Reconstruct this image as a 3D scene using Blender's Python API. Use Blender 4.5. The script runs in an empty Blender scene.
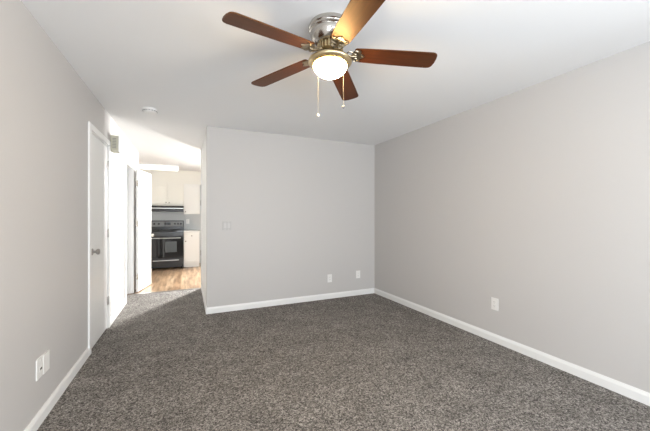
import bpy, bmesh, math, random
from mathutils import Vector, Matrix
random.seed(4)
PI = math.pi
sc = bpy.context.scene
COL = sc.collection

# ------------------------------------------------------------------ camera
CAM_H = 1.266
cam_d = bpy.data.cameras.new('camera')
cam_d.sensor_width = 36.0
cam_d.lens = 36.0 * 300.3 / 650.0
cam_d.shift_y = 0.9 / 650.0
cam_d.clip_start = 0.02
cam = bpy.data.objects.new('camera', cam_d)
cam.location = (0, 0, CAM_H)
cam.rotation_euler = (PI / 2, 0, -0.4292)
COL.objects.link(cam)
sc.camera = cam

# ------------------------------------------------------------------ view, world, added daylight
sc.view_settings.view_transform = 'Standard'
sc.view_settings.look = 'None'
sc.view_settings.exposure = 0.0
sc.view_settings.gamma = 1.0
sc.view_settings.use_curve_mapping = False
w = bpy.data.worlds.new('sky')
sc.world = w
w.use_nodes = True
w.node_tree.nodes['Background'].inputs[0].default_value = (0.75, 0.86, 1.0, 1)
w.node_tree.nodes['Background'].inputs[1].default_value = 0.25


def area(name, loc, rot, sx, sy, power, color=(1, 1, 1)):
    d = bpy.data.lights.new(name, 'AREA')
    d.shape = 'RECTANGLE'
    d.size, d.size_y, d.energy, d.color = sx, sy, power, color
    o = bpy.data.objects.new(name, d)
    o.location, o.rotation_euler = loc, rot
    COL.objects.link(o)
    return o


# area lights added to brighten room and hall, set outside added unseen windows
area('added_light_behind', (1.0, -4.0, 0.75), (PI / 2 + 0.9, 0, 0), 3.3, 1.7, 340, (0.885, 0.945, 1.0))
area('added_light_left', (-1.80, -1.85, 1.0), (PI / 2 + 0.35, 0, -PI / 2 + 0.55), 2.2, 1.5, 140, (0.885, 0.945, 1.0))
area('added_light_right', (3.75, -1.75, 1.0), (PI / 2 + 0.4, 0, PI / 2 - 0.5), 2.2, 1.5, 200, (0.885, 0.945, 1.0))
area('added_light_kitchen', (2.55, 9.30, 2.05), (-PI / 2 + 0.66, 0, -0.35), 0.85, 1.0, 2700, (1.0, 0.995, 0.97))


# ------------------------------------------------------------------ materials
def mat(name, color, rough=0.5, metal=0.0, spec=0.5, emit=None, strength=0.0):
    m = bpy.data.materials.new(name)
    m.use_nodes = True
    b = m.node_tree.nodes['Principled BSDF']
    b.inputs['Base Color'].default_value = (*color, 1)
    b.inputs['Roughness'].default_value = rough
    b.inputs['Metallic'].default_value = metal
    b.inputs['Specular IOR Level'].default_value = spec
    if emit:
        b.inputs['Emission Color'].default_value = (*emit, 1)
        b.inputs['Emission Strength'].default_value = strength
    return m


def nodes(m):
    nt = m.node_tree
    return nt, nt.nodes, nt.links, nt.nodes['Principled BSDF']


def noise(nt, scale, detail=2.0, rough=0.5, mapping=None, space='Object'):
    tc = nt.nodes.new('ShaderNodeTexCoord')
    n = nt.nodes.new('ShaderNodeTexNoise')
    n.inputs['Scale'].default_value = scale
    n.inputs['Detail'].default_value = detail
    n.inputs['Roughness'].default_value = rough
    src = tc.outputs[space]
    if mapping:
        mp = nt.nodes.new('ShaderNodeMapping')
        mp.inputs['Scale'].default_value = mapping
        nt.links.new(src, mp.inputs['Vector'])
        src = mp.outputs['Vector']
    nt.links.new(src, n.inputs['Vector'])
    return n


def ramp(nt, src, stops):
    r = nt.nodes.new('ShaderNodeValToRGB')
    cr = r.color_ramp
    while len(cr.elements) > len(stops):
        cr.elements.remove(cr.elements[-1])
    while len(cr.elements) < len(stops):
        cr.elements.new(0.5)
    for e, (p, c) in zip(cr.elements, stops):
        e.position = p
        e.color = (*c, 1)
    nt.links.new(src, r.inputs['Fac'])
    return r


def add_bump(m, scale, strength, dist=0.002, detail=2.0):
    nt, nd, lk, b = nodes(m)
    n = noise(nt, scale, detail)
    bp = nd.new('ShaderNodeBump')
    bp.inputs['Strength'].default_value = strength
    bp.inputs['Distance'].default_value = dist
    lk.new(n.outputs['Fac'], bp.inputs['Height'])
    lk.new(bp.outputs['Normal'], b.inputs['Normal'])


WALL = mat('grey_wall_paint', (0.562, 0.545, 0.532), 0.5, spec=0.35)
add_bump(WALL, 60, 0.12)
HALLP = mat('white_hall_paint', (0.80, 0.795, 0.775), 0.5, spec=0.35)
add_bump(HALLP, 60, 0.12)
CEIL = mat('white_ceiling_paint', (0.87, 0.87, 0.87), 0.8, spec=0.2)
add_bump(CEIL, 90, 0.1)
TRIM = mat('white_trim_paint', (0.83, 0.83, 0.82), 0.35)
DOORP = mat('white_door_paint', (0.80, 0.80, 0.79), 0.4)
PLASTIC = mat('white_plastic', (0.83, 0.82, 0.80), 0.35)
PLATED = mat('grey_painted_plate', (0.50, 0.487, 0.475), 0.45)
PLATEG = mat('pale_grey_plastic', (0.58, 0.567, 0.555), 0.4)
SLOTM = mat('dark_slot', (0.05, 0.05, 0.05), 0.6)
NICKEL = mat('brushed_nickel', (0.52, 0.49, 0.45), 0.2, 1.0)
DNICKEL = mat('satin_nickel', (0.42, 0.40, 0.38), 0.35, 1.0)
BRASS = mat('antique_brass', (0.62, 0.50, 0.30), 0.28, 1.0)
DBRASS = mat('dark_brass', (0.30, 0.21, 0.10), 0.4, 1.0)
CHIMEM = mat('beige_plastic', (0.55, 0.53, 0.43), 0.6)
BLACK = mat('black_enamel', (0.018, 0.018, 0.019), 0.25)
BGLASS = mat('black_glass', (0.01, 0.01, 0.011), 0.06)
WINGL = mat('oven_window_glass', (0.10, 0.11, 0.115), 0.12)
STEEL = mat('stainless_steel', (0.55, 0.55, 0.54), 0.3, 1.0)
GREYP = mat('grey_panel', (0.20, 0.20, 0.195), 0.35)
CAB = mat('cream_cabinet_paint', (0.82, 0.80, 0.73), 0.45)
CABW = mat('white_cabinet_paint', (0.84, 0.83, 0.79), 0.45)
KWALL = mat('grey_kitchen_paint', (0.55, 0.57, 0.575), 0.5)
COUNTER = mat('pale_counter_laminate', (0.74, 0.73, 0.70), 0.3)
GLOW = mat('glowing_frosted_glass', (0.9, 0.85, 0.75), 0.4, emit=(1.0, 0.68, 0.30), strength=130)
TUBE = mat('lit_diffuser', (0.9, 0.9, 0.88), 0.5, emit=(1.0, 0.97, 0.9), strength=1.5)
FOBW = mat('white_fob', (0.85, 0.82, 0.74), 0.4)
IRONM = mat('antique_nickel', (0.40, 0.33, 0.23), 0.3, 1.0)
CHAINM = mat('grey_chain', (0.22, 0.215, 0.20), 0.5)
FOBG = mat('pewter_fob', (0.16, 0.16, 0.18), 0.5)

# carpet: mottled grey twist pile
CARPET = mat('grey_twist_carpet', (0.15, 0.14, 0.13), 1.0, spec=0.05)
nt, nd, lk, b = nodes(CARPET)
n1 = noise(nt, 85, 4.0, 0.8)
n2 = noise(nt, 4.0, 4.0, 0.65)
tc = nd.new('ShaderNodeTexCoord')
vsum = n1.outputs['Fac']
for vs_, wt in ((210, .40), (95, .25)):
    vo = nd.new('ShaderNodeTexVoronoi')
    vo.inputs['Scale'].default_value = vs_
    lk.new(tc.outputs['Object'], vo.inputs['Vector'])
    bw = nd.new('ShaderNodeSeparateColor')
    lk.new(vo.outputs['Color'], bw.inputs[0])
    mm = nd.new('ShaderNodeMix')
    mm.inputs[0].default_value = wt
    lk.new(vsum, mm.inputs[2])
    lk.new(bw.outputs[0], mm.inputs[3])
    vsum = mm.outputs[0]
r1 = ramp(nt, vsum, [(0.28, (0.050, 0.0465, 0.0435)), (0.50, (0.193, 0.180, 0.168)), (0.74, (0.48, 0.45, 0.42))])
r2 = ramp(nt, n2.outputs['Fac'], [(0.35, (0.84, 0.84, 0.84)), (0.65, (1.12, 1.12, 1.12))])
mx = nd.new('ShaderNodeMix')
mx.data_type = 'RGBA'
mx.blend_type = 'MULTIPLY'
mx.inputs[0].default_value = 1.0
lk.new(r1.outputs[0], mx.inputs[6])
lk.new(r2.outputs[0], mx.inputs[7])
lk.new(mx.outputs[2], b.inputs['Base Color'])
bp = nd.new('ShaderNodeBump')
bp.inputs['Strength'].default_value = 0.8
bp.inputs['Distance'].default_value = 0.008
lk.new(n1.outputs['Fac'], bp.inputs['Height'])
lk.new(bp.outputs['Normal'], b.inputs['Normal'])

# kitchen wood plank floor
WOODF = mat('oak_plank_floor', (0.45, 0.32, 0.2), 0.35)
nt, nd, lk, b = nodes(WOODF)
tc = nd.new('ShaderNodeTexCoord')
mp = nd.new('ShaderNodeMapping')
mp.inputs['Rotation'].default_value = (0, 0, PI / 2)
lk.new(tc.outputs['Object'], mp.inputs['Vector'])
br = nd.new('ShaderNodeTexBrick')
br.inputs['Scale'].default_value = 1.0
br.inputs['Brick Width'].default_value = 1.2
br.inputs['Row Height'].default_value = 0.12
br.inputs['Mortar Size'].default_value = 0.002
br.inputs['Color1'].default_value = (0.27, 0.175, 0.105, 1)
br.inputs['Color2'].default_value = (0.40, 0.29, 0.19, 1)
br.inputs['Mortar'].default_value = (0.2, 0.13, 0.08, 1)
lk.new(mp.outputs['Vector'], br.inputs['Vector'])
ng = noise(nt, 2.6, 5, 0.6, (6, 0.7, 1))
rg = ramp(nt, ng.outputs['Fac'], [(0.35, (0.42, 0.38, 0.34)), (0.62, (1.2, 1.16, 1.12))])
mx = nd.new('ShaderNodeMix')
mx.data_type = 'RGBA'
mx.blend_type = 'MULTIPLY'
mx.inputs[0].default_value = 1.0
lk.new(br.outputs['Color'], mx.inputs[6])
lk.new(rg.outputs[0], mx.inputs[7])
lk.new(mx.outputs[2], b.inputs['Base Color'])

# fan blade wood: grain along the blade
BLADE = mat('reddish_walnut', (0.2, 0.07, 0.03), 0.46, spec=0.8)
BLADE.node_tree.nodes['Principled BSDF'].inputs['Specular Tint'].default_value = (1.0, 0.58, 0.25, 1)
nt, nd, lk, b = nodes(BLADE)
ng = noise(nt, 14, 5, 0.6, (0.35, 6, 6))
rg = ramp(nt, ng.outputs['Fac'], [(0.3, (0.036, 0.009, 0.004)), (0.55, (0.072, 0.017, 0.005)), (0.75, (0.115, 0.029, 0.007))])
lk.new(rg.outputs[0], b.inputs['Base Color'])


# ------------------------------------------------------------------ mesh helpers
def box(bm, x0, x1, y0, y1, z0, z1, bev=0.0, seg=2):
    vs = [bm.verts.new((x, y, z)) for z in (z0, z1) for y in (y0, y1) for x in (x0, x1)]
    fs = [bm.faces.new([vs[i] for i in f]) for f in
          ((0, 2, 3, 1), (4, 5, 7, 6), (0, 1, 5, 4), (2, 6, 7, 3), (0, 4, 6, 2), (1, 3, 7, 5))]
    if bev > 0:
        es = list({e for f in fs for e in f.edges})
        bmesh.ops.bevel(bm, geom=es, offset=bev, segments=seg, affect='EDGES', profile=0.6)
    return bm


def prism(bm, pts, M0, depth, bev=0.0):
    """polygon pts (2D) in the XY plane of M0, extruded along its Z by depth"""
    n = len(pts)
    a = [bm.verts.new(M0 @ Vector((p[0], p[1], 0))) for p in pts]
    c = [bm.verts.new(M0 @ Vector((p[0], p[1], depth))) for p in pts]
    f0 = bm.faces.new(list(reversed(a)))
    f1 = bm.faces.new(c)
    for i in range(n):
        j = (i + 1) % n
        bm.faces.new((a[i], a[j], c[j], c[i]))
    if bev > 0:
        es = list(f0.edges) + list(f1.edges)
        bmesh.ops.bevel(bm, geom=es, offset=bev, segments=2, affect='EDGES', profile=0.6)
    return bm


def lathe(bm, prof, n=40, M0=None, closed_ends=True):
    """prof: (r, z) list, revolved about Z"""
    M0 = M0 or Matrix()
    rings = []
    for r, z in prof:
        if r < 1e-6:
            rings.append([bm.verts.new(M0 @ Vector((0, 0, z)))])
        else:
            rings.append([bm.verts.new(M0 @ Vector((r * math.cos(2 * PI * i / n), r * math.sin(2 * PI * i / n), z))) for i in range(n)])
    for A, B in zip(rings, rings[1:]):
        for i in range(n):
            j = (i + 1) % n
            if len(A) == 1 and len(B) == 1:
                continue
            if len(A) == 1:
                bm.faces.new((A[0], B[j], B[i]))
            elif len(B) == 1:
                bm.faces.new((A[i], A[j], B[0]))
            else:
                bm.faces.new((A[i], A[j], B[j], B[i]))
    if closed_ends:
        if len(rings[0]) > 1:
            bm.faces.new(list(reversed(rings[0])))
        if len(rings[-1]) > 1:
            bm.faces.new(rings[-1])
    return bm


def tube(bm, pts, r, n=8, closed=False):
    pts = [Vector(p) for p in pts]
    m = len(pts)
    rings = []
    up = Vector((0, 0, 1))
    for i, p in enumerate(pts):
        if closed:
            t = pts[(i + 1) % m] - pts[i - 1]
        else:
            t = pts[min(i + 1, m - 1)] - pts[max(i - 1, 0)]
        t.normalize()
        u = t.cross(up)
        if u.length < 1e-3:
            u = t.cross(Vector((1, 0, 0)))
        u.normalize()
        v = u.cross(t)
        rr = r[i] if isinstance(r, (list, tuple)) else r
        rings.append([bm.verts.new(p + rr * (math.cos(2 * PI * k / n) * u + math.sin(2 * PI * k / n) * v)) for k in range(n)])
    for i in range(m if closed else m - 1):
        A, B = rings[i], rings[(i + 1) % m]
        for k in range(n):
            j = (k + 1) % n
            bm.faces.new((A[k], A[j], B[j], B[k]))
    if not closed:
        bm.faces.new(list(reversed(rings[0])))
        bm.faces.new(rings[-1])
    return bm


def obj(name, bm, m, parent=None, smooth=False):
    bmesh.ops.recalc_face_normals(bm, faces=bm.faces[:])
    me = bpy.data.meshes.new(name)
    bm.to_mesh(me)
    bm.free()
    for mm in (m if isinstance(m, (list, tuple)) else (m,)):
        me.materials.append(mm)
    if smooth:
        me.polygons.foreach_set('use_smooth', [True] * len(me.polygons))
        me.set_sharp_from_angle(angle=math.radians(40))
    o = bpy.data.objects.new(name, me)
    COL.objects.link(o)
    if parent:
        o.parent = parent
    return o


def thing(name, label, cat, loc=(0, 0, 0), rotz=0.0, group=None, kind=None):
    o = bpy.data.objects.new(name, None)
    o.empty_display_size = 0.05
    o.location = loc
    o.rotation_euler = (0, 0, rotz)
    o['label'] = label
    o['category'] = cat
    if group:
        o['group'] = group
    if kind:
        o['kind'] = kind
    COL.objects.link(o)
    return o


def struct(name, bm, m, label=None, cat=None, smooth=False):
    o = obj(name, bm, m, None, smooth)
    o['kind'] = 'structure'
    o['label'] = label or name.replace('_', ' ')
    o['category'] = cat or name.split('_')[0]
    return o


B = bmesh.new

# ------------------------------------------------------------------ setting
T = .12
XL, XR, YB, XH = -0.823, 2.815, 4.18, 0.228
YN, H, YE, YK, YL = -3.1, 2.44, 5.70, 8.82, 6.50
KX0, KX1 = -1.75, 3.6

struct('floor', box(B(), XL - 1.0, XR + .12, YN - .12, 5.72, -.05, 0), CARPET, 'mottled grey carpet covering the empty room and hall', 'carpet')
struct('floor_kitchen', box(B(), KX0, 1.3, 5.72, YK + .12, -.05, -.004), WOODF, 'light brown wood plank floor of the kitchen', 'floor')
struct('trim_1', box(B(), XL, XH, 5.70, 5.74, -.01, .006, .002), DNICKEL, 'thin metal strip where carpet meets kitchen wood floor', 'trim')
struct('ceiling', box(box(B(), KX0 - .1, XH + T, YB, YK + .12, H, H + .06), XL - T, XR + T, YN - .12, YB, H, H + .06), CEIL, 'flat white ceiling', 'ceiling')

D1, D1T = (3.43, 4.12), 2.065
D2, D2T = (5.185, 5.815), 2.065
bm = B()

LY0, LY1, LZ0, LZ1 = -2.85, -0.45, .35, 2.15
box(bm, XL - T, XL, YN, LY0, 0, H)
box(bm, XL - T, XL, LY1, D1[0], 0, H)
box(bm, XL - T, XL, LY0, LY1, 0, LZ0)
box(bm, XL - T, XL, LY0, LY1, LZ1, H)
box(bm, XL - T, XL, D1[0], D1[1], D1T, H)
box(bm, XL - T, XL, D1[1], D2[0], 0, H)
box(bm, XL - T, XL, D2[0], D2[1], D2T, H)
box(bm, XL - T, XL, D2[1], YL, 0, H)
struct('wall_left', bm, WALL, 'light grey left wall with two doors running into the hall', 'wall')
bm = B()
SY0, SY1, SZ0, SZ1 = -2.8, -0.35, .35, 2.15
box(bm, XR, XR + T, YN, SY0, 0, H)
box(bm, XR, XR + T, SY1, YB, 0, H)
box(bm, XR, XR + T, SY0, SY1, 0, SZ0)
box(bm, XR, XR + T, SY0, SY1, SZ1, H)
struct('wall_right', bm, WALL, 'long plain light grey wall on the right', 'wall')
struct('wall_back', box(B(), XH, XR + T, YB, YB + T, 0, H), WALL, 'light grey far wall with switch plate and two outlets', 'wall')
struct('wall_hall', box(B(), XH, XH + T, YB + T, YE, 0, H), HALLP, 'short white hall side wall beside the kitchen opening', 'wall')
bm = B()
WX0, WX1, WZ0, WZ1 = -0.6, 2.6, .02, 2.1
box(bm, XL - T, WX0, YN - T, YN, 0, H)
box(bm, WX1, XR + T, YN - T, YN, 0, H)
box(bm, WX0, WX1, YN - T, YN, 0, WZ0)
box(bm, WX0, WX1, YN - T, YN, WZ1, H)
struct('wall_near', bm, WALL, 'grey wall with the added wide window behind the viewpoint', 'wall')
bm = B()
for a in ((WX0, WX0 + .05), (WX1 - .05, WX1), (.975, 1.025)):
    box(bm, a[0], a[1], YN - .09, YN - .04, WZ0, WZ1)
box(bm, WX0, WX1, YN - .09, YN - .04, WZ0, WZ0 + .05)
box(bm, WX0, WX1, YN - .09, YN - .04, WZ1 - .05, WZ1)
struct('added_window_1', bm, TRIM, 'added wide white window frame behind the viewpoint', 'window')  # unseen window, added to let in the light from behind the camera
bm = B()
for a in ((SY0, SY0 + .05), (SY1 - .05, SY1), (-1.6, -1.55)):
    box(bm, XR + .04, XR + .09, a[0], a[1], SZ0, SZ1)
box(bm, XR + .04, XR + .09, SY0, SY1, SZ0, SZ0 + .05)
box(bm, XR + .04, XR + .09, SY0, SY1, SZ1 - .05, SZ1)
struct('added_window_3', bm, TRIM, 'added white window frame in the right wall beside the viewpoint', 'window')  # unseen window, added so the left wall gets more light
bm = B()
for a in ((LY0, LY0 + .05), (LY1 - .05, LY1), (-1.68, -1.63)):
    box(bm, XL - .09, XL - .04, a[0], a[1], LZ0, LZ1)
box(bm, XL - .09, XL - .04, LY0, LY1, LZ0, LZ0 + .05)
box(bm, XL - .09, XL - .04, LY0, LY1, LZ1 - .05, LZ1)
struct('added_window_4', bm, TRIM, 'added white window frame in the left wall beside the viewpoint', 'window')  # unseen window, added to brighten the right wall
# kitchen shell
bm = B()
box(bm, KX0 - T, KX0, YL, YK + T, 0, H)
box(bm, KX0, XL - T, YL - T, YL, 0, H)
struct('wall_kitchen_left', bm, HALLP, 'white left wall of the kitchen', 'wall')
bm = B()
GX0, GX1, GZ0, GZ1 = 1.98, 2.86, 1.10, 2.25
box(bm, KX0, GX0, YK, YK + T, 0, H)
box(bm, GX1, KX1, YK, YK + T, 0, H)
box(bm, GX0, GX1, YK, YK + T, GZ1, H)
box(bm, GX0, GX1, YK, YK + T, 0, GZ0)
struct('wall_kitchen_far', bm, KWALL, 'grey kitchen wall behind the black range', 'wall')
bm = B()
for a in ((GX0, GX0 + .05), (GX1 - .05, GX1), (2.49, 2.53)):
    box(bm, a[0], a[1], YK + .03, YK + .08, GZ0, GZ1)
box(bm, GX0, GX1, YK + .03, YK + .08, GZ1 - .05, GZ1)
box(bm, GX0, GX1, YK + .03, YK + .08, GZ0, GZ0 + .05)
struct('added_window_2', bm, TRIM, 'white frame of the added kitchen window', 'window')  # added out of view, placed to throw the slanting light edge into the hall
struct('wall_soffit', box(B(), -1.62, XH + .09, 8.50, YK, 2.10, H), CAB, 'cream soffit above the kitchen wall cabinets', 'wall')
# little closet behind the open hall door
bm = B()
box(bm, -1.60, -1.54, D2[0] - .35, D2[1] + .35, 0, H)
box(bm, -1.54, XL - T, D2[0] - .41, D2[0] - .35, 0, H)
box(bm, -1.54, XL - T, D2[1] + .35, D2[1] + .41, 0, H)
struct('wall_closet', bm, HALLP, 'closet walls behind the open hall door', 'wall')

# baseboards
BASE_P = [(0, 0), (.013, 0), (.013, .058), (.011, .064), (.0095, .070), (.006, .077), (.005, .083), (0, .083)]


def baseboard(name, p0, p1, nrm, label):
    """profile run from p0 to p1 (xy), protruding towards nrm"""
    d = Vector((p1[0] - p0[0], p1[1] - p0[1], 0))
    L = d.length
    d.normalize()
    nn = Vector((nrm[0], nrm[1], 0))
    M0 = Matrix((
        (nn.x, 0, d.x, p0[0]),
        (nn.y, 0, d.y, p0[1]),
        (0, 1, 0, 0),
        (0, 0, 0, 1)))
    struct(name, prism(B(), BASE_P, M0, L), TRIM, label, 'baseboard')


CW = .062
baseboard('baseboard_left', (XL, YN), (XL, D1[0] - CW), (1, 0), 'white baseboard along the left wall before the closed door')
baseboard('baseboard_hall_left', (XL, D1[1] + CW), (XL, D2[0] - CW), (1, 0), 'short white baseboard between the two left doors')
baseboard('baseboard_back', (XH, YB), (XR - .013, YB), (0, -1), 'white baseboard along the far wall')
baseboard('baseboard_right', (XR, YN), (XR, YB), (-1, 0), 'white baseboard along the right wall')
baseboard('baseboard_hall_right', (XH, YB - .013), (XH, YE - .075), (-1, 0), 'white baseboard of the short hall wall at right')


# ------------------------------------------------------------------ doors
def casing(name, d, top, label):
    bm = B()
    x0, x1 = XL, XL + .016
    box(bm, x0, x1, d[0] - CW, d[0] - .003, 0, top + CW, .004)
    box(bm, x0, x1, d[1] + .003, d[1] + CW, 0, top + CW, .004)
    box(bm, x0, x1, d[0] - .003, d[1] + .003, top + .003, top + CW, .004)
    # jamb lining inside the wall
    box(bm, XL - T, XL + .004, d[0] - .004, d[0] + .010, 0, top)
    box(bm, XL - T, XL + .004, d[1] - .010, d[1] + .004, 0, top)
    box(bm, XL - T, XL + .004, d[0], d[1], top - .010, top + .004)
    # stop
    box(bm, XL - .055, XL - .043, d[1] - .022, d[1] - .010, 0, top - .01)
    return struct(name, bm, TRIM, label, 'trim')


casing('trim_2', D1, D1T, 'white casing around the closed left door')
casing('trim_3', D2, D2T, 'white casing around the open hall closet door')


def knob_bm(side=1):
    """rose and knob projecting along +X"""
    R = Matrix.Rotation(side * PI / 2, 4, 'Y')
    return lathe(B(), [(.032, 0), (.032, .004), (.026, .008), (.012, .011), (.011, .026), (.016, .031), (.025, .038),
                       (.028, .046), (.027, .054), (.020, .060), (0, .062)], 24, R)


def hinge_bm():
    bm = B()
    lathe(bm, [(.006, -.045), (.0065, -.044), (.0065, .044), (.006, .045)], 12)
    lathe(bm, [(.003, .045), (.005, .048), (.003, .052), (0, .053)], 10)
    box(bm, -.003, .0, -.030, .004, -.044, .044)
    return bm


# closed closet / entry door in the left wall
d1 = thing('door_1', 'closed white flush door with round nickel knob in the left wall', 'door', (XL - .036, D1[0] + .012, .014), kind='structure')
obj('door_leaf', box(B(), 0, .035, .002, D1[1] - D1[0] - .026, 0, 2.037, .002), DOORP, d1)
k = obj('door_knob', knob_bm(), DNICKEL, d1, True)
k.location = (.035, .070, .915)
for z in (1.83, 1.06, .30):
    hg = obj('hinge', hinge_bm(), DNICKEL, d1, True)
    hg.location = (.043, D1[1] - D1[0] - .018, z)

# open hall closet door swung back against the left wall
ang = math.atan2(6.461 - 5.847, -.609 + .744)
d2 = thing('door_2', 'narrow white hall door swung open beside the kitchen', 'door', (-.745, 5.835, .014), ang, kind='structure')
obj('door_leaf', box(B(), .004, .612, .002, .036, 0, 2.037, .002), DOORP, d2)
k = obj('door_knob', knob_bm(), NICKEL, d2, True)
k.location = (.555, .002, .905)
k.rotation_euler = (0, 0, -PI / 2)
k = obj('door_knob', knob_bm(), NICKEL, d2, True)
k.location = (.555, .036, .905)
k.rotation_euler = (0, 0, PI / 2)
for z in (1.80, 1.13, .25):
    hg = obj('hinge', hinge_bm(), NICKEL, d2, True)
    hg.location = (0, .004, z)
    hg.rotation_euler = (0, 0, PI)

# door jamb left on the end of the hall wall
bm = B()
box(bm, XH - .016, XH, YE - .072, YE, 0, H, .003)
box(bm, XH - .016, XH + T + .016, YE, YE + .018, 0, H, .003)
t4 = struct('trim_4', bm, TRIM, 'white jamb trim at the end of the short hall wall', 'trim')
for z in (1.50, .63):
    bm = B()
    box(bm, XH - .0185, XH - .016, YE - .050, YE - .018, z - .045, z + .045)
    lathe(bm, [(.006, z - .045), (.006, z + .045)], 10, Matrix.Translation((XH - .022, YE - .016, 0)))
    obj('hinge', bm, DNICKEL, t4)


# ------------------------------------------------------------------ wall plates (built facing -Y)
def plate_bm(wd, ht, t=.006):
    return box(B(), -wd / 2, wd / 2, -t, 0, -ht / 2, ht / 2, .003)


def screw(parent, x, z, y=-.006):
    o = obj('screw', lathe(B(), [(.0035, 0), (.0035, .001), (.002, .0016), (0, .0018)], 12, Matrix.Translation((x, y, z)) @ Matrix.Rotation(PI / 2, 4, 'X')), PLASTIC, parent)
    return o


def round_rect(wd, ht, r, n=5):
    pts = []
    for cx, cy, a0 in ((wd / 2 - r, ht / 2 - r, 0), (-wd / 2 + r, ht / 2 - r, 90), (-wd / 2 + r, -ht / 2 + r, 180), (wd / 2 - r, -ht / 2 + r, 270)):
        for i in range(n + 1):
            a = math.radians(a0 + 90 * i / n)
            pts.append((cx + r * math.cos(a), cy + r * math.sin(a)))
    return pts


FACE = Matrix(((1, 0, 0, 0), (0, 0, -1, 0), (0, 1, 0, 0), (0, 0, 0, 1)))   # XY plane -> XZ facing -Y, depth to -Y


def outlet(label, loc, rotz, group):
    t = thing('power_outlet', label, 'outlet', loc, rotz, group)
    obj('cover_plate', plate_bm(.076, .122), PLASTIC, t)
    for s in (1, -1):
        zc = s * .0195
        r = obj('receptacle', prism(B(), round_rect(.034, .029, .012), Matrix.Translation((0, -.006, zc)) @ FACE, .0022, .0006), PLASTIC, t)
        bm = B()
        for sx, hh in ((-.0063, .0085), (.0063, .0065)):
            box(bm, sx - .0012, sx + .0012, -.0088, -.0078, zc + .003 - hh / 2, zc + .003 + hh / 2)
        lathe(bm, [(.0024, 0), (.0024, .001)], 12, Matrix.Translation((0, -.0078, zc - .0085)) @ Matrix.Rotation(PI / 2, 4, 'X'))
        obj('socket_slots', bm, SLOTM, r)
    screw(t, 0, 0)
    return t


outlet('white outlet on the far wall, farther from the corner', (1.990, YB, .312), 0, 'wall outlets')
outlet('white outlet on the far wall nearest the right corner', (2.498, YB, .332), 0, 'wall outlets')
outlet('white outlet low on the long right wall', (XR, 2.037, .384), -PI / 2, 'wall outlets')

# two plates side by side on the left wall
t = thing('wall_plate', 'white wall plate with dark jack slot low on the left wall', 'wall plate', (XL, 2.386, .345), PI / 2, 'low plates on the left wall')
obj('cover_plate', plate_bm(.087, .124, .007), PLASTIC, t)
j = obj('jack_frame', box(B(), -.012, .020, -.009, -.007, -.022, .006, .001), PLASTIC, t)
obj('jack_slot', box(B(), -.010, .018, -.0096, -.0089, -.014, -.002), SLOTM, j)
screw(t, 0, .047, -.007)
screw(t, 0, -.047, -.007)
t = thing('wall_plate', 'blank white wall plate right beside the plate with the dark slot', 'wall plate', (XL, 2.474, .342), PI / 2, 'low plates on the left wall')
obj('cover_plate', plate_bm(.087, .124, .009), PLASTIC, t)
screw(t, 0, .047, -.009)
screw(t, 0, -.047, -.009)

# double rocker switch on the far wall
t = thing('light_switch', 'square double switch plate on the far wall near the hall', 'light switch', (.476, YB, 1.142), 0)
obj('cover_plate', plate_bm(.118, .118), PLATED, t)
for sx in (-.0235, .0235):
    rk = obj('rocker', box(B(), sx - .0165, sx + .0165, -.010, -.006, -.033, .033, .0015), PLATEG, t)
    for s in (1, -1):
        screw(t, sx, s * .048)
# single switch in the hall
t = thing('light_switch', 'small white switch plate on the hall wall between the left doors', 'light switch', (XL, 4.60, .910), PI / 2)
obj('cover_plate', plate_bm(.072, .116), PLASTIC, t)
obj('toggle', box(B(), -.005, .005, -.018, -.006, -.004, .014, .001), PLASTIC, t)
screw(t, 0, .030)
screw(t, 0, -.030)

# door chime
t = thing('door_chime', 'beige door chime box high on the left wall beside the closed door', 'door chime', (XL, 4.235, 2.035), 0)
obj('chime_housing', box(B(), 0, .078, 0, .15, 0, .185, .008), CHIMEM, t, True)
obj('chime_cover', box(B(), .078, .088, -.004, .155, -.006, .190, .004), PLASTIC, t, True)
bm = B()
for i in range(7):
    box(bm, .022, .060, -.002, 0, .035 + i * .018, .041 + i * .018)
obj('grille', bm, GREYP, t)

# smoke detector on the ceiling
t = thing('smoke_detector', 'round white smoke detector on the ceiling near the hall', 'smoke detector', (-.374, 3.79, H), 0)
R180 = Matrix.Rotation(PI, 4, 'X')
obj('mounting_base', lathe(B(), [(.074, 0), (.074, .010), (.070, .012)], 40, R180), PLASTIC, t, True)
obj('detector_housing', lathe(B(), [(.070, .012), (.068, .030), (.060, .040), (.040, .046), (0, .047)], 40, R180), PLASTIC, t, True)
bm = B()
for i in range(16):
    a = 2 * PI * i / 16
    bb = B()
    box(bm, -.008, .008, -.001, .001, -.030, -.020)
    bb.free()
    bmesh.ops.transform(bm, matrix=Matrix.Rotation(a, 4, 'Z') @ Matrix.Translation((0, .0692, 0)), verts=bm.verts[-8:])
obj('vent_slots', bm, GREYP, t)

# ------------------------------------------------------------------ ceiling fan
FAN = (.800, 1.673, H)
fan = thing('ceiling_fan', 'flush mount ceiling fan with five walnut blades and lit glass bowl', 'ceiling fan', FAN, 0)
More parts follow.
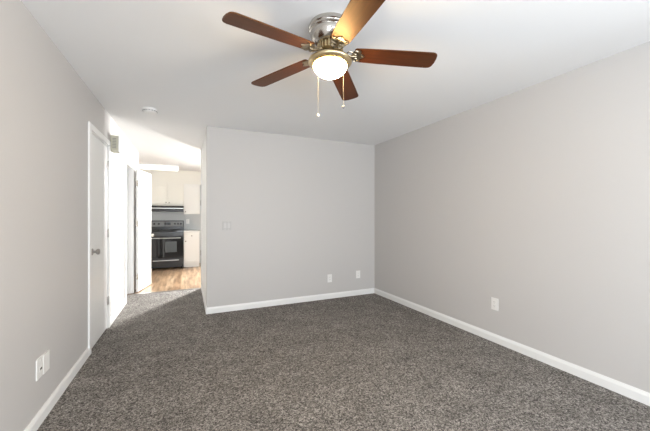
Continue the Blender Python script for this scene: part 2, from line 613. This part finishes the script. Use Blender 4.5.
# z below is measured from the ceiling (negative down)
prof = [(.128, 0), (.130, -.006), (.130, -.022), (.126, -.026), (.124, -.030), (.127, -.034), (.127, -.040), (.122, -.044),
        (.120, -.048), (.123, -.052), (.122, -.060), (.117, -.078), (.108, -.096), (.096, -.110), (.086, -.118), (.078, -.121)]
obj('motor_housing', lathe(B(), prof, 56), NICKEL, fan, True)
vr = obj('motor_collar', lathe(B(), [(.070, -.118), (.070, -.160), (.060, -.166), (.040, -.170)], 48), DBRASS, fan, True)
bm = B()
for i in range(24):
    a = 2 * PI * i / 24
    nv = len(bm.verts)
    box(bm, .066, .080, -.0045, .0045, -.158, -.122, .0015)
    bm.verts.ensure_lookup_table()
    bmesh.ops.transform(bm, matrix=Matrix.Rotation(a, 4, 'Z'), verts=bm.verts[nv:])
obj('collar_fins', bm, BRASS, vr)
obj('switch_housing', lathe(B(), [(.046, -.162), (.062, -.170), (.066, -.178), (.064, -.198), (.075, -.203), (.090, -.206)], 48), NICKEL, fan, True)
rim = obj('light_fitter', lathe(B(), [(.060, -.199), (.095, -.205), (.126, -.211), (.133, -.216), (.135, -.221), (.134, -.227), (.125, -.236), (.112, -.245), (.102, -.246)], 56), BRASS, fan, True)
bowl = []
for i in range(13):
    a = (PI / 2) * i / 12
    bowl.append((.104 * math.cos(a) if i < 12 else 0, -.244 - .071 * math.sin(a)))
obj('glass_bowl', lathe(B(), bowl, 56, closed_ends=False), GLOW, fan, True)
for nm, (lat, dep), zb, fobm, fr in (('pull_chain', (-.076, .105), 1.925, FOBW, .0085), ('pull_chain', (.088, .090), 1.975, FOBG, .0095)):
    c_, s_ = math.cos(.4292), math.sin(.4292)
    px, py = lat * c_ + dep * s_, -lat * s_ + dep * c_
    zt = -.222
    zb_ = zb - H
    bm = B()
    tube(bm, [(px, py, zt), (px, py, zb_ + .008)], .0006, 6)
    nb = int((zt - zb_) / .008)
    for i in range(nb):
        lathe(bm, [(0, -.0011), (.0011, 0), (0, .0011)], 6, Matrix.Translation((px, py, zt - i * .008)))
    ch = obj(nm, bm, CHAINM, fan)
    sph = [(fr * math.sin(PI * i / 10) if 0 < i < 10 else 0, -fr * 1.15 * math.cos(PI * i / 10)) for i in range(11)]
    obj('chain_fob', lathe(B(), sph, 20, Matrix.Translation((px, py, zb_))), fobm, ch, True)

ZB = -.166                       # blade plane at the root


def blade_outline():
    pts = []
    r0, r1 = .150, .653
    rows = [(r0, .050), (r0 + .010, .058), (.30, .063), (.50, .067), (r1 - .030, .068)]
    for x, hw in rows:
        pts.append((x, -hw))
    for i in range(1, 6):           # rounded tip corner
        a = -PI / 2 + (PI / 2) * i / 6
        pts.append((r1 - .030 + .030 * math.cos(a), -.038 + .030 * math.sin(a)))
    pts.append((r1 + .003, -.020))
    pts.append((r1 + .003, .020))
    for i in range(1, 6):
        a = (PI / 2) * i / 6
        pts.append((r1 - .030 + .030 * math.cos(a), .038 + .030 * math.sin(a)))
    for x, hw in reversed(rows):
        pts.append((x, hw))
    return pts


def iron_bm():
    bm = B()
    # arm from the motor to the blade root
    tube(bm, [(.060, 0, .016), (.085, 0, .002), (.110, 0, -.012), (.135, 0, -.014), (.165, 0, -.008)], [.011, .010, .008, .008, .006], 10)
    # scroll loops either side of the arm
    for s in (1, -1):
        cx, cy, rr = .122, s * .022, .017
        tube(bm, [(cx + rr * math.cos(2 * PI * i / 18), cy + rr * math.sin(2 * PI * i / 18), -.011) for i in range(18)], .0042, 6, True)
        cx, cy, rr = .158, s * .032, .014
        tube(bm, [(cx + rr * math.cos(2 * PI * i / 16), cy + rr * math.sin(2 * PI * i / 16), -.010) for i in range(16)], .0036, 6, True)
    # leaf shaped foot screwed to the underside of the blade
    pts = [(.140, -.020), (.160, -.046), (.182, -.050), (.190, -.038), (.182, -.024), (.196, -.016), (.214, 0),
           (.196, .016), (.182, .024), (.190, .038), (.182, .050), (.160, .046), (.140, .020)]
    prism(bm, pts, Matrix.Translation((0, 0, -.0105)), .005, .0012)
    for x, y in ((.178, -.040), (.200, 0), (.178, .040)):
        lathe(bm, [(.005, 0), (.005, .0015), (.003, .003), (0, .0032)], 10, Matrix.Translation((x, y, -.0105)) @ R180)
    return bm


PITCH = math.radians(-9)
DROOP = math.radians(3.1)
for kx in range(5):
    a = 9.654 - kx * 2 * PI / 5 - (0.03 if kx == 4 else 0)
    bl = obj('blade', prism(B(), blade_outline(), Matrix.Translation((0, 0, -.0055)), .007, .0018), BLADE, fan)
    bl.location = (0, 0, ZB)
    bl.rotation_euler = (Matrix.Rotation(a, 4, 'Z') @ Matrix.Rotation(DROOP, 4, 'Y') @ Matrix.Rotation(PITCH, 4, 'X')).to_euler()
    obj('blade_iron', iron_bm(), IRONM, bl, True)

# ------------------------------------------------------------------ kitchen
# ceiling fluorescent fixture
t = thing('fluorescent_light', 'long lit fluorescent fixture on the kitchen ceiling', 'ceiling light', (-.80, 7.83, H), 0)
obj('fixture_housing', box(B(), -.61, .61, -.13, .13, -.030, 0, .004), TRIM, t)
obj('diffuser', box(B(), -.595, .595, -.125, .125, -.100, -.030, .02, 3), TUBE, t, True)
for s in (-1, 1):
    obj('end_cap', box(B(), s * .61 - .016, s * .61 + .004 if s > 0 else s * .61 + .016, -.128, .128, -.103, -.028, .006), TRIM, t)

# range
RX0, RX1, RY0, RY1 = -.848, -.090, 8.16, 8.80
rg_ = thing('range', 'black freestanding electric range under the hood in the kitchen', 'stove', (RX0, RY0, 0), 0)
RW = RX1 - RX0
obj('range_body', box(B(), 0, RW, .020, RY1 - RY0, .03, .895, .004), BLACK, rg_)
dr = obj('storage_drawer', box(B(), .006, RW - .006, -.004, .022, .075, .255, .005), BLACK, rg_)
obj('drawer_handle', box(B(), .10, RW - .10, -.022, -.004, .195, .215, .006), STEEL, dr)
dd = obj('oven_door', box(B(), .006, RW - .006, -.012, .020, .270, .780, .006), BGLASS, rg_)
obj('oven_window', box(B(), .36, .61, -.014, -.012, .40, .66, .001), WINGL, dd)
bm = B()
tube(bm, [(.06, -.055, .745), (RW - .06, -.055, .745)], .012, 12)
for x in (.09, RW - .09):
    tube(bm, [(x, -.055, .745), (x, -.010, .745)], .009, 8)
obj('door_handle', bm, STEEL, dd, True)
obj('front_rail', box(B(), .0, RW, -.006, .022, .792, .893, .004), BLACK, rg_)
ck = obj('cooktop', box(B(), -.003, RW + .003, -.010, .580, .895, .915, .004), BGLASS, rg_)
for bx, by, br_ in ((.20, .15, .10), (.56, .15, .08), (.20, .42, .08), (.56, .42, .10)):
    bm = B()
    pts = []
    for i in range(70):
        rr = .02 + (br_ - .02) * i / 69
        aa = 2 * PI * 4 * i / 69
        pts.append((bx + rr * math.cos(aa), by + rr * math.sin(aa), .922))
    tube(bm, pts, .006, 6)
    obj('burner', bm, BLACK, ck, True)
bg = obj('control_panel', box(B(), 0, RW, .575, .638, .905, 1.160, .008), BLACK, rg_)
obj('panel_face', box(B(), .02, RW - .02, .568, .576, 1.005, 1.140, .003), GREYP, bg)
obj('clock_display', box(B(), .31, .45, .566, .569, 1.04, 1.11, .001), BGLASS, bg)
for x in (.08, .18, .55, .62, .69):
    kb = obj('control_knob', lathe(B(), [(.024, 0), (.022, .016), (.018, .020), (0, .021)], 20, Matrix.Translation((x, .568, 1.075)) @ Matrix.Rotation(PI / 2, 4, 'X')), BLACK, bg, True)
for x in (.05, RW - .05):
    for y in (.06, .58):
        obj('foot', lathe(B(), [(.018, 0), (.018, .03)], 12, Matrix.Translation((x, y, -.004))), BLACK, rg_)

# range hood
hd = thing('range_hood', 'slim dark range hood with pale metal band under the wall cabinet', 'range hood', (RX0, 8.34, 1.385), 0)
bm = B()
prism(bm, [(0, 0), (0, .055), (.06, .145), (.455, .145), (.455, 0)], Matrix(((0, 0, 1, 0), (1, 0, 0, 0), (0, 1, 0, 0), (0, 0, 0, 1))), RW)
obj('hood_body', bm, BLACK, hd)
obj('front_band', box(B(), .01, RW - .01, -.008, .002, .008, .050, .002), BLACK, hd)
obj('metal_band', box(B(), 0, RW, .012, .02, .064, .092, .002), STEEL, hd)
obj('hood_filter', box(B(), .10, RW - .10, .08, .40, -.004, .002), GREYP, hd)


# cabinets (origin at front bottom left, doors face -Y)
def shaker(bm, x0, x1, z0, z1, y=-.020, fr=.055):
    box(bm, x0, x1, y + .013, -.001, z0, z1)
    box(bm, x0, x0 + fr, y, y + .014, z0, z1, .0015)
    box(bm, x1 - fr, x1, y, y + .014, z0, z1, .0015)
    box(bm, x0 + fr, x1 - fr, y, y + .014, z0, z0 + fr, .0015)
    box(bm, x0 + fr, x1 - fr, y, y + .014, z1 - fr, z1, .0015)
    return bm


def cab_knob(parent, x, z, y=-.020):
    return obj('cabinet_knob', lathe(B(), [(.006, 0), (.006, .012), (.014, .018), (.014, .024), (.008, .028), (0, .0285)], 16,
                                     Matrix.Translation((x, y, z)) @ Matrix.Rotation(PI / 2, 4, 'X')), NICKEL, parent, True)


t = thing('wall_cabinet', 'cream two door wall cabinet above the range hood', 'cabinet', (RX0, 8.50, 1.53), 0, 'kitchen wall cabinets')
obj('cabinet_box', box(B(), 0, RW, 0, .318, 0, .57), CAB, t)
mid = RW - .365
d = obj('cabinet_door', shaker(B(), .012, mid - .005, .045, .555), CAB, t)
cab_knob(d, mid - .035, .085)
d = obj('cabinet_door', shaker(B(), mid + .005, RW - .012, .045, .555), CAB, t)
cab_knob(d, mid + .035, .085)
t = thing('wall_cabinet', 'tall cream single door wall cabinet right of the range hood', 'cabinet', (RX1 + .003, 8.50, 1.325), 0, 'kitchen wall cabinets')
obj('cabinet_box', box(B(), 0, .378, 0, .318, 0, .775), CABW, t)
d = obj('cabinet_door', shaker(B(), .010, .368, .012, .758), CABW, t)
cab_knob(d, .040, .060)

t = thing('base_cabinet', 'white base cabinet with one drawer and door right of the range', 'cabinet', (RX1 + .006, 8.22, 0), 0)
BWd = .355
obj('cabinet_box', box(B(), 0, BWd, 0, .598, .09, .865), CABW, t)
obj('toe_kick', box(B(), 0, BWd, .050, .60, -.004, .09), CABW, t)
d = obj('drawer', shaker(B(), .012, BWd - .012, .715, .850, fr=.03), CABW, t)
cab_knob(d, BWd / 2, .782)
d = obj('cabinet_door', shaker(B(), .012, BWd - .012, .115, .700), CABW, t)
cab_knob(d, .040, .650)
o = obj('countertop', box(B(), RX1 + .004, RX1 + .006 + BWd + .02, 8.195, 8.818, .866, .905, .006), COUNTER)
o['label'] = 'pale countertop on the base cabinet right of the range'
o['category'] = 'countertop'
outlet('small white outlet on the grey kitchen wall above the countertop', (.005, YK, 1.13), 0, 'wall outlets')
